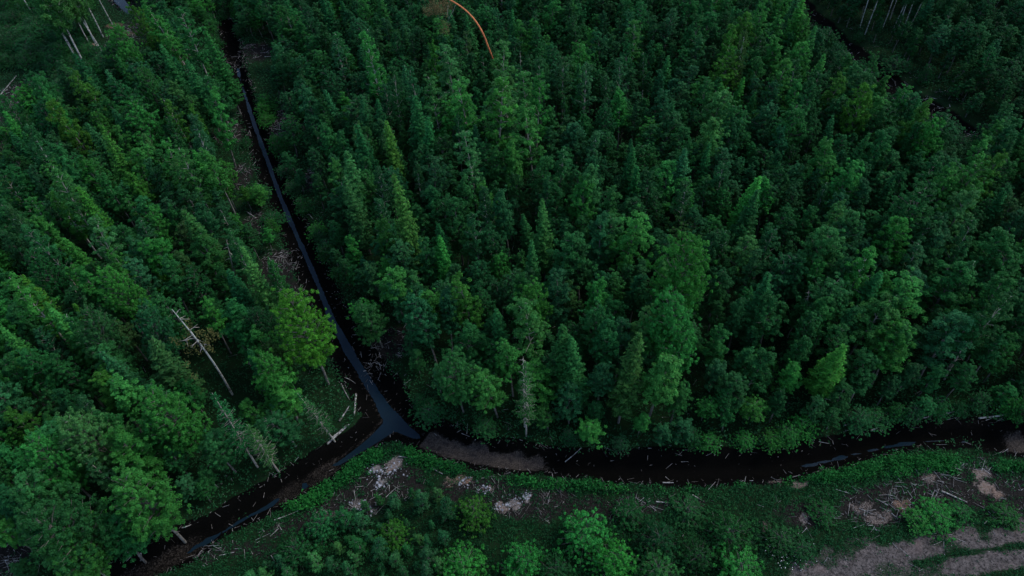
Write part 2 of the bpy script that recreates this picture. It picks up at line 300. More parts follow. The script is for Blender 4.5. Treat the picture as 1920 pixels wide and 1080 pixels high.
def broadleaf(seed, H, R, cb, prof, nlimb, ncl, nleaf, leaf, rc=.42, trunk_r=.11, droop=0.0, bend=.4):
    """returns leaf centres/normals/limb tubes of a broad crown grown limb by limb"""
    r = rnd(seed); P, rr = stem(H * .97, trunk_r, r, bend); tubes = [tube(P, rr)]
    tt = (np.arange(nlimb) + r.rand(nlimb) * .9) / nlimb; ga = np.arange(nlimb) * 2.4 + r.rand(nlimb) * .9
    rad_ = R * PROF[prof](tt) * r.uniform(.7, 1.12, nlimb)
    zt = cb + (H - cb) * tt; ax = np.stack([np.interp(zt, P[:, 2], P[:, 0]), np.interp(zt, P[:, 2], P[:, 1])], -1)
    tips = np.stack([ax[:, 0] + np.cos(ga) * rad_, ax[:, 1] + np.sin(ga) * rad_, zt], -1)
    C = []; tn = []
    for i in range(nlimb):
        zb = max(cb * .6, zt[i] - rad_[i] * .75); b0 = np.array([np.interp(zb, P[:, 2], P[:, 0]), np.interp(zb, P[:, 2], P[:, 1]), zb])
        s = np.linspace(0, 1, 4)[:, None]; pts = b0 + (tips[i] - b0) * s; pts[:, 2] += np.sin(s[:, 0] * 3.1) * .12
        tubes.append(tube(pts, np.array([.04, .03, .02, .008]) * trunk_r / .11, 4))
        k = max(2, int(ncl / nlimb * (.5 + rad_[i] / R)))
        f = 1 - np.abs(r.normal(size=k)) * .38
        c = b0 + (tips[i] - b0) * np.clip(f, .1, 1.1)[:, None] + r.normal(size=(k, 3)) * np.array([.2, .2, .13]) * R * .8
        C.append(c); tn.append(np.full(k, 1 + r.normal() * .10))
    C.append(P[-1] + r.normal(size=(3, 3)) * [.12, .12, .2] - [0, 0, .15]); tn.append(np.ones(3))
    C = np.concatenate(C); tn = np.concatenate(tn) * (1 + r.normal(size=len(C)) * .10)
    n = len(C); d = unit(r.normal(size=(n, nleaf, 3)) + [0, 0, .55])
    rcl = rc * r.uniform(.6, 1.35, (n, 1, 1)); off = d * rcl * (r.rand(n, nleaf, 1) ** .45) * [1, 1, .75]
    if droop: off[..., 2] -= r.rand(n, nleaf) ** 2 * droop
    LC = (C[:, None] + off).reshape(-1, 3)
    out = LC - [0, 0, cb + (H - cb) * .35]; out[:, 2] *= .4
    Nn = unit(d.reshape(-1, 3) * .8 + unit(out) * .35 + [0, 0, .35] + r.normal(size=LC.shape) * .55)
    V = quads(LC, Nn, leaf * r.uniform(.7, 1.3, len(LC)), leaf * .62 * r.uniform(.7, 1.3, len(LC)), r)
    base = np.repeat(tn, nleaf)[:, None] * np.ones((1, 3))
    return V, leaf_tone(base, r, len(LC)), join(tubes)
def conifer(seed, H, R, cb, step=.32, per=7, leaf=.13, sparse=1.0, trunk_r=.11, bare=False, droop=.25, dead_low=0.0):
    r = rnd(seed); P, rr = stem(H, trunk_r, r, .25); tubes = [tube(P, rr)]; LC = []; NN = []; A = []; Tn = []
    zz = cb
    while zz < H - .15:
        t = (zz - cb) / (H - cb); Rz = R * (1 - t) ** .82 * min(1, .55 + t * 3) + .08
        k = max(3, int(per * (.55 + .6 * (1 - t)))); a0 = r.rand() * 6.28
        for j in range(k):
            a = a0 + j * 6.283 / k + r.normal() * .2; ln = Rz * r.uniform(.68, 1.15); dd = np.array([np.cos(a), np.sin(a), 0.])
            m = max(3, int(ln / .085)); s = np.linspace(.08, 1, m); dead = r.rand() < dead_low * (1 - t)
            zc = zz + r.normal() * .08 + (.28 * (1 - t) * s - droop * (1 + (1 - t)) * s ** 1.3 * ln * .55 + .12 * s ** 3 * ln) + t * s * ln * .5
            pts = np.stack([dd[0] * ln * s, dd[1] * ln * s, zc], -1); pts[:, :2] += [np.interp(zz, P[:, 2], P[:, 0]), np.interp(zz, P[:, 2], P[:, 1])]
            if ln > .5 or bare: q = pts[::max(1, m // 4)]; tubes.append(tube(q, np.linspace(.022, .006, len(q)), 3)) if len(q) > 1 else None
            if bare or dead: continue
            side = np.array([-dd[1], dd[0], 0]); wdt = .30 * ln * (1 - s) ** .7 * 1.1 + .07
            for sgn in (-1, 0, 1):
                kk = r.rand(m) < sparse * (.95 if sgn else .8)
                if not kk.any(): continue
                off = side * (sgn * wdt * r.uniform(.35, 1.1, m))[:, None]
                LC.append((pts + off + r.normal(size=pts.shape) * .035 + [0, 0, -.05 * abs(sgn)])[kk])
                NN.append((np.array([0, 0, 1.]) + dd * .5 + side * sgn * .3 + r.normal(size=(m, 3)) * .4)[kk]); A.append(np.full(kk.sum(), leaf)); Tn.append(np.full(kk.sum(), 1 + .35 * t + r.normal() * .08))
        zz += step * (.75 + .35 * (1 - t)) * r.uniform(.8, 1.2)
    tb = join(tubes)
    if not LC: return None, None, tb
    LC = np.concatenate(LC); NN = unit(np.concatenate(NN)); A = np.concatenate(A) * r.uniform(.7, 1.3, len(LC)); Tn = np.concatenate(Tn)
    return quads(LC, NN, A * 1.25, A * .5, r), leaf_tone(Tn[:, None] * np.ones((1, 3)), r, len(LC), .18, .1), tb

# prototypes: kind -> list of (leaf verts, tone, wood, leaf material, bark material, nominal height)
PROTO = {}
def reg(kind, gen, bark, leafm=M_LEAF, H=11):
    PROTO.setdefault(kind, []).append((*gen, leafm, bark, H))
for s in range(8): reg('broad', broadleaf(10 + s, 11, 1.45 + .12 * s, (3.2, 4.6, 5.4)[s % 3], ('oval', 'cone', 'cone', 'round')[s % 4], (26, 38, 20)[s % 3], (250, 290, 210)[s % 3], 68, .076, .25, bend=.2 + .15 * s), M_GREY)
for s in range(4): reg('big', broadleaf(30 + s, 12, 3.1, 4.4, 'round', 80, 680, 60, .076, .26, .16, 0, .7), M_GREY)
for s in range(4): reg('birch', broadleaf(50 + s, 14, 1.55, 5.0, 'cone', 40, 210, 52, .076, .23, .10, .45, .5), M_WHITE, H=14)
for s in range(3): reg('stand', broadleaf(60 + s, 16, 1.9, 6.5, 'oval', 40, 280, 54, .08, .28, .095, .5, .6), M_WHITE, H=16)
for s in range(4): reg('aspen', broadleaf(70 + s, 14, 1.55, 5.5, 'oval', 26, 160, 56, .086, .26, .11, 0, .5), M_PALE, H=14)
for s in range(5): reg('spruce', conifer(90 + s, 11.5, 1.75, 1.8), M_GREY, M_NEEDLE, 11.5)
for s in range(2): reg('thin', conifer(110 + s, 12.5, 1.5, 3.0, .45, 6, .11, .6, .085, dead_low=.6), M_DEAD, M_NEEDLE, 12.5)
for s in range(3): reg('bush', broadleaf(130 + s, 2.7, 1.75, .4, 'dome', 60, 340, 26, .06, .13, .05, 0, .1), M_GREY, H=2.7)
for s in range(4): reg('sapling', broadleaf(150 + s, 3.0, .62, .4, 'cone', 26, 80, 26, .05, .13, .03, 0, .1), M_GREY, H=3.0)
MESH = {}
KNAME = dict(broad='broadleaf_tree', big='broadleaf_tree', birch='birch_tree', stand='birch_tree', aspen='aspen_tree', spruce='spruce_tree', thin='spruce_tree', bush='bush', sapling='sapling')
for k, lst in PROTO.items():
    MESH[k] = [(mesh_np(k + "_crown", V, qfaces(len(V) // 4), lm, t), mesh_np(k + "_trunk", tb[0], tb[1], bm_, smooth=True)) for V, t, tb, lm, bm_, h in lst]

# ------------------------------------------------------------------ where everything grows
TONES = {'dark': (.008, .057, .0225), 'teal': (.012, .073, .033), 'mid': (.011, .078, .026), 'bright': (.019, .125, .030), 'yellow': (.020, .102, .018), 'lime': (.027, .145, .022), 'vivid': (.017, .150, .034), 'gold': (.028, .092, .020), 'olive': (.018, .068, .024), 'pale': (.022, .105, .036)}
TONES = {k: tuple(np.array(v) * [1.4, 1.6, 1.15]) for k, v in TONES.items()}
TWORD = {'dark': 'dark green', 'teal': 'blue-green', 'mid': 'mid green', 'bright': 'bright green', 'yellow': 'yellow-green', 'gold': 'golden', 'lime': 'fresh lime green', 'vivid': 'vivid green', 'olive': 'olive green', 'pale': 'pale green'}
items = []        # dict(kind, x, y, h, w, tone, ...)
def put_top(kind, px, py, h, w=1.0, tone='mid', **k):
    p = at(px, py, h); items.append(dict(kind=kind, x=p[0], y=p[1], h=h, w=w, tone=tone, hand=True, **k))
def put_base(kind, px, py, h, w=1.0, tone='mid', **k):
    p = at(px, py, 0); items.append(dict(kind=kind, x=p[0], y=p[1], h=h, w=w, tone=tone, hand=True, **k))
for x, y, h, w in ((158, 120, 17, 1.25), (148, 119, 14, 1.0), (184, 92, 16, 1.2), (191, 96, 15, 1.0), (194, 70, 16, 1.1), (168, 82, 13, 1.0), (213, 50, 17, .8), (62, 26, 15, 1.1), (140, 100, 16, 1.1)):
    put_base('stand', x, y, h, w, 'pale')
for x, y, h in ((1622, 64, 15), (1612, 52, 16), (1655, 52, 15), (1672, 60, 14), (1680, 67, 15), (1690, 66, 16), (1702, 58, 14), (1714, 32, 14), (1757, 76, 13), (1640, 20, 15), (1730, 40, 14), (1668, 38, 15)):
    put_base('stand', x, y, h, .8, 'teal')
T_ = [  # kind, top x, top y, height, width, tone
 ('big', 212, 58, 12, .85, 'bright'), ('broad', 115, 112, 12, 1, 'teal'), ('broad', 160, 124, 12, 1, 'yellow'), ('broad', 72, 150, 12, .9, 'mid'), ('broad', 112, 184, 13, .9, 'yellow'), ('broad', 86, 184, 12, .9, 'bright'),
 ('spruce', 178, 243, 13, .8, 'yellow'), ('broad', 256, 8, 13, .7, 'yellow'), ('aspen', 300, -2, 14, 1, 'bright'), ('aspen', 335, 12, 14, 1.1, 'mid'), ('spruce', 385, 45, 14, .9, 'mid'), ('spruce', 306, 82, 12, 1, 'mid'), ('spruce', 352, 112, 12, 1, 'mid'),
 ('broad', 392, 136, 11, 1, 'mid'), ('broad', 380, 168, 12, 1, 'bright'), ('big', 268, 140, 11, .7, 'mid'), ('broad', 210, 172, 10, 1, 'mid'), ('broad', 245, 200, 11, 1, 'bright'), ('birch', 350, 214, 12, 1, 'teal'), ('aspen', 296, 258, 12, 1, 'bright'),
 ('broad', 385, 280, 11, 1.05, 'bright'), ('broad', 112, 268, 12, 1.1, 'mid'), ('broad', 92, 322, 12, .9, 'pale'), ('spruce', 145, 350, 12, .85, 'yellow'), ('birch', 40, 234, 13, 1, 'teal'), ('broad', 236, 284, 10, 1.1, 'bright'), ('aspen', 338, 284, 12, 1, 'pale'),
 ('broad', 345, 300, 10, 1, 'pale'), ('broad', 190, 330, 10, 1, 'mid'), ('birch', 15, 372, 13, .9, 'olive'), ('aspen', 97, 328, 14, .9, 'pale'), ('aspen', 147, 416, 13, .95, 'pale'), ('broad', 217, 412, 8, .95, 'mid'), ('broad', 262, 398, 9, .9, 'bright'), ('broad', 285, 432, 10, 1.35, 'bright'),
 ('spruce', 350, 384, 12, 1.05, 'olive'), ('aspen', 424, 425, 12, .85, 'mid'), ('spruce', 455, 470, 12, .8, 'pale'), ('birch', 498, 478, 10, .9, 'mid'), ('aspen', 6, 505, 14, 1, 'bright'), ('big', 220, 512, 11, .8, 'bright'), ('broad', 158, 500, 10, 1.1, 'bright'), ('broad', 60, 402, 11, 1, 'bright'),
 ('aspen', 44, 408, 13, .9, 'mid'), ('broad', 292, 490, 10, 1, 'mid'), ('broad', 305, 540, 10, 1, 'mid'), ('big', 252, 596, 11, .75, 'teal'), ('big', 150, 606, 11, .8, 'teal'), ('spruce', 275, 650, 11, 1.35, 'olive'), ('big', 485, 668, 10, .75, 'bright'),
 ('broad', 236, 712, 10, 1.3, 'bright'), ('broad', 175, 710, 10, 1.2, 'yellow'), ('big', 148, 784, 11, .95, 'pale'), ('big', 312, 742, 11, .95, 'bright'), ('broad', 60, 790, 10, 1.3, 'mid'), ('broad', 225, 820, 10, 1.4, 'bright'), ('big', 215, 890, 12, 1.0, 'bright'), ('big', 105, 925, 12, 1.05, 'mid'),
 ('broad', 30, 910, 11, 1.2, 'mid'), ('thin', 393, 744, 12.2, 1.05, 'dark'), ('thin', 456, 780, 10, 1.0, 'olive'), ('thin', 582, 730, 9, 1.0, 'dark'), ('broad', 512, 700, 8, 1.5, 'bright'), ('broad', 520, 775, 6, 1.3, 'teal'), ('broad', 390, 815, 7, 1.2, 'mid'), ('big', 60, 840, 11, .8, 'bright'), ('big', 80, 1000, 10, .9, 'bright'), ('broad', 175, 975, 8, 1.3, 'mid'),
 ('birch', 690, 62, 15, 1.05, 'bright'), ('aspen', 727, 124, 14, .65, 'dark'), ('aspen', 778, 128, 14, .75, 'teal'), ('spruce', 770, 178, 13, 1.05, 'mid'), ('spruce', 718, 218, 13, .85, 'gold'), ('spruce', 670, 227, 13, 1, 'mid'), ('spruce', 788, 214, 12, .9, 'mid'), ('spruce', 640, 288, 13, 1.1, 'pale'), ('spruce', 700, 180, 11, .9, 'dark'), ('spruce', 740, 245, 10, .9, 'dark'), ('spruce', 655, 330, 12, .95, 'olive'),
 ('spruce', 744, 324, 16, .82, 'gold'), ('aspen', 845, 86, 14, 1.3, 'pale'), ('aspen', 872, 134, 15, 1.15, 'bright'), ('aspen', 918, 148, 16, 1.2, 'bright'), ('aspen', 966, 135, 15, 1.1, 'pale'), ('aspen', 998, 188, 14, 1.1, 'bright'), ('aspen', 932, 74, 14, .95, 'pale'), ('aspen', 985, 124, 14, 1, 'pale'), ('aspen', 1000, 145, 14, .9, 'bright'), ('aspen', 880, 245, 14, 1.0, 'pale'), ('aspen', 812, 155, 13, 1.2, 'pale'),
 ('aspen', 1013, 104, 13, .8, 'teal'), ('aspen', 1058, 104, 12, 1, 'teal'), ('aspen', 1100, 124, 12, 1, 'teal'), ('aspen', 1170, 112, 11, .9, 'teal'), ('broad', 810, 86, 12, .8, 'yellow'), ('broad', 833, 185, 11, 1.15, 'bright'), ('broad', 965, 262, 11, 1, 'bright'), ('broad', 800, 300, 11, 1.1, 'teal'), ('broad', 862, 330, 11, 1, 'mid'), ('broad', 1022, 292, 11, 1, 'mid'), ('broad', 1105, 310, 12, 1, 'pale'), ('broad', 1140, 355, 11, 1, 'mid'),
 ('spruce', 1022, 376, 12, .8, 'pale'), ('aspen', 888, 402, 11, .85, 'teal'), ('broad', 950, 360, 11, 1, 'teal'), ('broad', 850, 362, 11, 1, 'mid'), ('spruce', 1000, 460, 9, .8, 'pale'), ('broad', 1072, 430, 11, 1.3, 'mid'), ('broad', 1130, 410, 11, 1, 'teal'), ('broad', 1186, 386, 12, 1.2, 'bright'), ('broad', 1092, 340, 11, 1, 'bright'), ('broad', 875, 514, 11, .95, 'yellow'), ('broad', 968, 518, 11, 1, 'mid'),
 ('broad', 993, 513, 12, .8, 'yellow'), ('broad', 1050, 514, 11, 1, 'teal'), ('broad', 1122, 518, 10, 1, 'bright'), ('big', 1300, 448, 15, .95, 'bright'), ('broad', 1132, 560, 11, .8, 'mid'), ('broad', 1160, 550, 9, 1, 'mid'), ('broad', 1208, 568, 11, 1, 'pale'), ('broad', 1258, 582, 11, 1, 'bright'), ('aspen', 1000, 572, 12, 1.3, 'pale'), ('broad', 955, 628, 10, .9, 'bright'), ('thin', 981, 668, 13, .85, 'olive'), ('spruce', 1065, 622, 12, 1.1, 'mid'), ('spruce', 1090, 645, 11, 1, 'mid'),
 ('spruce', 1184, 640, 13, 1.0, 'olive'), ('broad', 1243, 664, 11, 1.3, 'bright'), ('broad', 1025, 684, 8, 1.2, 'bright'), ('broad', 924, 694, 8, 1.2, 'bright'), ('big', 850, 660, 10, .85, 'pale'), ('broad', 795, 566, 10, 1, 'teal'), ('broad', 1140, 608, 11, 1, 'mid'), ('broad', 1070, 730, 6, 1.3, 'teal'), ('broad', 1110, 782, 4.5, 1.3, 'bright'), ('big', 1298, 582, 13, .9, 'bright'), ('broad', 870, 600, 9, 1.1, 'mid'), ('broad', 740, 450, 9, 1.1, 'teal'), ('broad', 722, 498, 9, 1.3, 'bright'), ('broad', 690, 560, 8, 1.2, 'mid'),
 ('broad', 1560, 404, 12, 1.2, 'mid'), ('broad', 1586, 384, 11, .9, 'pale'), ('broad', 1690, 410, 11, 1, 'bright'), ('broad', 1832, 358, 12, 1.2, 'pale'), ('broad', 1740, 362, 12, 1.2, 'mid'), ('birch', 1640, 473, 12, 1.3, 'bright'), ('broad', 1722, 510, 10, 1.5, 'bright'), ('broad', 1805, 504, 10, 1.5, 'mid'), ('broad', 1893, 505, 11, 1.2, 'mid'), ('broad', 1645, 570, 10, 1.4, 'pale'), ('broad', 1700, 600, 9, 1.2, 'mid'), ('bush', 1440, 664, 5, 1.0, 'bright'), ('broad', 1500, 672, 7, 1, 'bright'), ('spruce', 1590, 630, 10, 1.1, 'yellow'),
 ('broad', 1700, 620, 9, 1.2, 'bright'), ('broad', 1800, 605, 9, 1.5, 'teal'), ('broad', 1352, 668, 6, 1.2, 'teal'), ('broad', 1900, 425, 11, 1.2, 'mid'), ('aspen', 1890, 545, 12, 1, 'dark'), ('spruce', 1640, 500, 10, 1.2, 'mid'),
 ('aspen', 1384, 40, 13, .7, 'yellow'), ('broad', 1402, 20, 12, .9, 'yellow'), ('broad', 1430, 0, 12, 1, 'bright'), ('birch', 1405, 58, 13, .75, 'olive'), ('broad', 1492, 70, 11, 1, 'bright'), ('broad', 1466, 66, 11, 1.2, 'bright'), ('broad', 1622, 122, 11, 1.1, 'mid'), ('broad', 1650, 105, 11, .7, 'mid'), ('broad', 1570, 130, 11, 1, 'yellow'), ('broad', 1628, 162, 12, .9, 'yellow'), ('broad', 1535, 160, 11, 1, 'mid'), ('broad', 1728, 184, 12, .9, 'yellow'), ('broad', 1765, 210, 11, 1, 'bright'),
 ('broad', 1862, 258, 11, .9, 'bright'), ('broad', 1876, 284, 11, .9, 'yellow'), ('broad', 1345, 160, 11, 1.1, 'pale'), ('broad', 1356, 208, 12, 1.2, 'pale'), ('broad', 1392, 195, 11, 1, 'mid'), ('broad', 1594, 310, 11, 1.1, 'bright'), ('broad', 1800, 308, 11, 1, 'bright'), ('broad', 1830, 312, 11, 1, 'bright'), ('broad', 1386, 42, 11, 1, 'yellow'), ('broad', 1568, 262, 11, 1.1, 'bright'), ('broad', 1500, 190, 11, 1, 'mid'), ('broad', 1480, 115, 11, 1.1, 'bright'), ('broad', 1320, 30, 11, 1, 'mid'), ('broad', 1660, 235, 11, 1.1, 'mid')]
for t in T_: put_top(*t)
for it in items:
    if it['kind'] == 'big': it['w'] *= .72
for it in items:
    if it['kind'] == 'broad': it['w'] *= .9
put_top('big', 556, 580, 12, .74, 'lime', special='leaning over the dark ditch')

hx = np.array([i['x'] for i in items]); hy = np.array([i['y'] for i in items])
# fill: jittered dart throwing over the woodland
r = rnd(4242)
corners = gp([(-160, -140), (2080, -140), (2000, 1000), (-200, 1150)])
cx = r.uniform(corners[:, 0].min(), corners[:, 0].max(), 40000); cy = r.uniform(14, corners[:, 1].max(), 40000)
cz, S, T, W, S2, T2, S3, T3 = ground_z(cx, cy, True)
pp = proj(np.stack([cx, cy, cx * 0], -1)); pt = proj(np.stack([cx, cy, cx * 0 + 10], -1))
infr = (pp[:, 0] > -190) & (pp[:, 0] < 2110) & (pp[:, 1] > -60) & (pt[:, 1] < 1150)
sou = poly_sd(cx, cy, SOUTH)
ok = infr & (poly_sd(cx, cy, RIDE_OPEN) < 0) & (sou < -1.0) & (S > T + .1) & (S2 > 3) & (S3 > T3 * .72) & (poly_sd(cx, cy, LEFT_OPEN) < 0) & (poly_sd(cx, cy, LEFT_LOW) < 0) & (poly_sd(cx, cy, END_OPEN) < 0)
# tall cover left low over the litter beside the ditch
for m, b in blobs(cx, cy, LITTER[15:25], .3): ok &= m < .45
keepx, keepy, cell = [], [], {}
def free(x, y, d):
    i, j = int(x // 4), int(y // 4)
    for a in range(i - 1, i + 2):
        for b in range(j - 1, j + 2):
            for (u, v, e) in cell.get((a, b), ()):
                if (u - x) ** 2 + (v - y) ** 2 < max(d, e) ** 2: return False
    return True
def keep_clear(px, py, rr, zs=(0, 3.5, 7)):
    for z_ in zs:
        p = at(px, py, z_); cell.setdefault((int(p[0] // 4), int(p[1] // 4)), []).append((p[0], p[1], rr))
for qx, qy in ((350, 618), (365, 640), (385, 668), (400, 690), (415, 712), (430, 735), (590, 712), (600, 728), (764, 465), (430, 830), (460, 880), (640, 760), (655, 780), (640, 810), (620, 828), (730, 655), (45, 545)): keep_clear(qx, qy, 1.9)
for q in D_NW[3:] + D_SW[3:]: keep_clear(q[0], q[1], 1.7)
for q in LITTER[15:19] + LITTER[20:25]: keep_clear(q[0], q[1], 1.8)
for it in items: cell.setdefault((int(it['x'] // 4), int(it['y'] // 4)), []).append((it['x'], it['y'], 1.75 if it['kind'] != 'big' else 2.4))
for q in np.nonzero(ok)[0]:
    x, y = cx[q], cy[q]; left = pp[q, 0] < 640 - (540 - pp[q, 1]) * .25 and pp[q, 1] > 250
    d = 1.7 if not left else 1.85
    near = max(0.0, min(1.0, (S[q] - T[q]) / 5.5)); rim3 = max(0., min(1., (S3[q] - T3[q] * .8) / 5))
    if near < .4: d = 1.1
    if not free(x, y, d): continue
    cell.setdefault((int(x // 4), int(y // 4)), []).append((x, y, d))
    f1 = fbm(np.array([x]), np.array([y]), 22, 60)[0]; u = r.rand()
    hh = r.uniform(5.6, 10.2) * (.24 + .76 * min(near ** .8, .35 + .65 * rim3))
    px, py = pp[q]; beyond = poly_sd(np.array([x]), np.array([y]), gp([(1450, -90), (1560, 60), (1700, 190), (1800, 250), (2200, 430), (2400, 100), (2200, -200), (1500, -200)]))[0] > 0
    kind = 'broad' if hh > 3.3 else 'bush'
    if u < .10 and hh > 7: kind = 'spruce'
    elif u < .15 and hh > 7: kind = 'aspen'
    elif u < .19 and hh > 7: kind = 'birch'
    if left and u > .86 and hh > 7: kind = 'spruce'
    if left and .72 < u < .80 and hh > 7: kind = 'aspen'
    if left and .80 < u < .86 and hh > 7: kind = 'big'
    pr = dict(dark=.40, mid=.32, teal=.18, bright=.07, pale=.02, olive=.01)
    if left: pr = dict(dark=.14, mid=.34, teal=.20, bright=.20, yellow=.05, pale=.04, olive=.03)
    elif px > 1300 and py < 330 and not beyond: pr = dict(dark=.25, mid=.40, teal=.10, bright=.20, yellow=.05)
    elif beyond: pr = dict(dark=.75, teal=.15, mid=.10)
    elif near < .6: pr = dict(dark=.2, mid=.35, teal=.15, bright=.3)
    ks = list(pr); pv = np.array([pr[k] for k in ks]); tone = ks[r.choice(len(ks), p=pv / pv.sum())]
    if beyond: hh *= .8
    wsc = 1.0
    if kind == 'bush': hh *= r.uniform(.5, 1.05); wsc = r.uniform(.5, .95)
    items.append(dict(kind=kind, x=x, y=y, h=hh * (1.12 if kind in ('spruce', 'birch', 'aspen') else 1), w=r.uniform(.75, 1.08) * (.6 if kind == 'big' else wsc), tone=tone, hand=False))
# bushes and saplings on the near side
for x, y, w, h, tone in ((890, 962, 1.15, 2.9, 'yellow'), (1098, 1000, 1.6, 3.8, 'vivid'), (1150, 1050, 1.35, 3.4, 'vivid'), (978, 1054, 1.35, 3.4, 'vivid'), (868, 1062, 1.5, 3.2, 'vivid'), (602, 985, 1.2, 3.2, 'mid'), (1368, 998, 1.45, 3.0, 'mid'), (1385, 1066, 1.5, 2.8, 'vivid'),
                         (556, 1032, 1.25, 3.0, 'dark'), (1235, 1012, 1.3, 2.6, 'dark'), (1230, 1068, 1.4, 2.6, 'mid'), (1310, 1040, 1.1, 2.2, 'dark'), (1755, 965, 1.3, 1.6, 'vivid'), (1722, 972, .9, 1.3, 'bright'), (1800, 962, .9, 1.2, 'mid'), (1885, 965, 1.0, 1.2, 'mid'), (1040, 1068, 1.1, 2.4, 'dark'),
                         (738, 1000, 1.0, 2.2, 'yellow'), (1465, 1010, 1.2, 1.6, 'dark'), (1545, 960, .9, 1.2, 'mid'), (1500, 1030, 1.0, 1.3, 'dark'), (1180, 960, 1.1, 1.5, 'dark'), (1290, 955, 1.2, 1.3, 'mid')):
    p = at(x, y, h * .55); items.append(dict(kind='bush', x=p[0], y=p[1], h=h, w=w * .8, tone=tone, hand=True))
c3 = rnd(17)
for k in range(5200):
    if k < 4600: px, py = c3.uniform(-60, 330), c3.uniform(-60, 420); inside = LEFT_OPEN
    else: px, py = c3.uniform(1430, 2000), c3.uniform(0, 460); inside = RIDE_OPEN
    p = at(px, py)
    if poly_sd(p[:1], p[1:2], inside)[0] < .5 or ditch_field(p[:1], p[1:2], [D_FAR, D_RIDE])[0][0] < 2.2 or (k < 4600 and px > 175 and py < 115) or (k < 4600 and py > 130 and (px < 110 or c3.rand() < .6)) or not free(p[0], p[1], .95): continue
    cell.setdefault((int(p[0] // 4), int(p[1] // 4)), []).append((p[0], p[1], 1.3))
    items.append(dict(kind='bush', x=p[0], y=p[1], h=c3.uniform(1.2, 3.4), w=c3.uniform(.6, 1.35), tone=('dark', 'dark', 'teal', 'mid')[c3.randint(4)], hand=False, open=1 if k < 4600 else 2))
SAPZ = gp([(440, 1120), (520, 1050), (590, 1010), (640, 975), (740, 935), (850, 925), (850, 1000), (830, 1050), (920, 1090), (940, 1150)])
c2 = rnd(7); sx = c2.uniform(-30, 20, 5000); sy = c2.uniform(14, 40, 5000); okk = poly_sd(sx, sy, SAPZ) > 0; sc = []
bushes = [(i['x'], i['y'], i['w'] * 1.5) for i in items if i['kind'] == 'bush']
for x, y in zip(sx[okk], sy[okk]):
    if all((x - a) ** 2 + (y - b) ** 2 > 1.1 for a, b in sc) and all((x - a) ** 2 + (y - b) ** 2 > (d * 1.0) ** 2 for a, b, d in bushes):
        sc.append((x, y)); items.append(dict(kind='sapling', x=x, y=y, h=c2.uniform(1.5, 3.4), w=c2.uniform(.9, 1.5), tone=('teal', 'dark', 'teal', 'mid', 'pale')[c2.randint(5)], hand=False))

# ------------------------------------------------------------------ which are things, which belong to the mass
for it in items:
    it['z'] = float(ground_z(it['x'], it['y'])) - .05
    c = proj(np.array([it['x'], it['y'], it['z'] + it['h'] * .72])); it['px'], it['py'] = c
    it['in'] = -25 < c[0] < 1945 and -25 < c[1] < 1105
    it['size'] = (200 if it['hand'] else 0) + it['h'] * (2.0 if it['kind'] == 'big' else 1.2) * 1280 / np.linalg.norm([it['x'], it['y'], H_CAM])
CAP = 290; mass = []; things = []
for kn in set(KNAME.values()):
    g = [i for i in items if KNAME[i['kind']] == kn]; g.sort(key=lambda i: -i['size'])
    inn = [i for i in g if i['in']]; things += inn[:CAP]; mass += inn[CAP:] + [i for i in g if not i['in']]
print("things", len(things), "mass", len(mass))

LAND = [(745, 400, 'tall golden spruce'), (718, 250, 'small golden spruce'), (575, 640, 'yellow-green tree by the ditch'), (375, 655, 'leaning dead birch'), (1300, 520, 'largest bright tree'), (918, 200, 'aspen clump'), (980, 720, 'thin dead-topped spruce'), (720, 780, 'ditch junction'), (1640, 150, 'dark far clearing'), (885, 45, 'orange bent trunk'), (170, 50, 'white birch stand'), (475, 230, 'blue ditch water'), (590, 480, 'narrow ditch'), (1184, 680, 'olive spruce'), (440, 830, 'sparse spruces')]
SHAPE = dict(broad='leafy tree', big='broad leafy tree', birch='slender birch', stand='tall white-stemmed birch', aspen='slim aspen', spruce='conical spruce', thin='thin bare-stemmed spruce', bush='rounded bush', sapling='slim sapling')
GROUP = dict(broadleaf_tree='leafy trees of the woods', birch_tree='birches in the woods', aspen_tree='aspens in the woods', spruce_tree='spruces in the woods', bush='rounded bushes in clearings and along the ditch', sapling='saplings in the thicket below the ditch')
CATS = dict(broadleaf_tree='tree', birch_tree='birch', aspen_tree='aspen', spruce_tree='spruce', bush='bush', sapling='sapling')
used = set()
def label_for(it):
    px, py = it['px'], it['py']; a = f"{TWORD[it['tone']]} {SHAPE[it['kind']]}"
    best = min(LAND, key=lambda l: math.hypot(px - l[0], py - l[1])); d = math.hypot(px - best[0], py - best[1])
    if 18 < d < 230 and it['kind'] not in ('bush', 'sapling'):
        dx, dy = px - best[0], py - best[1]
        w = ('right of' if dx > 0 else 'left of') if abs(dx) > abs(dy) else ('below' if dy > 0 else 'above'); a += f" {w} the {best[2]}"
    elif it['kind'] in ('bush', 'sapling'): a += ' below the ditch' if py > 800 else ' in the upper left clearing' if it.get('open') == 1 else ' in the far right clearing' if it.get('open') == 2 else ' on the rim of the ditch'
    elif px < 640: a += ' in the left wood'
    elif px > 1400: a += ' in the right wood'
    else: a += ' in the middle wood'
    for f in ('%.0f', '%.1f', '%.2f'):
        s = f"{a}, {f % (min(max(px, 0), 1920) / 19.2)}% across {f % (min(max(py, 0), 1080) / 10.8)}% down"
        if s not in used: break
    used.add(s); return ' '.join(s.split()[:16]) if len(s.split()) > 16 else s
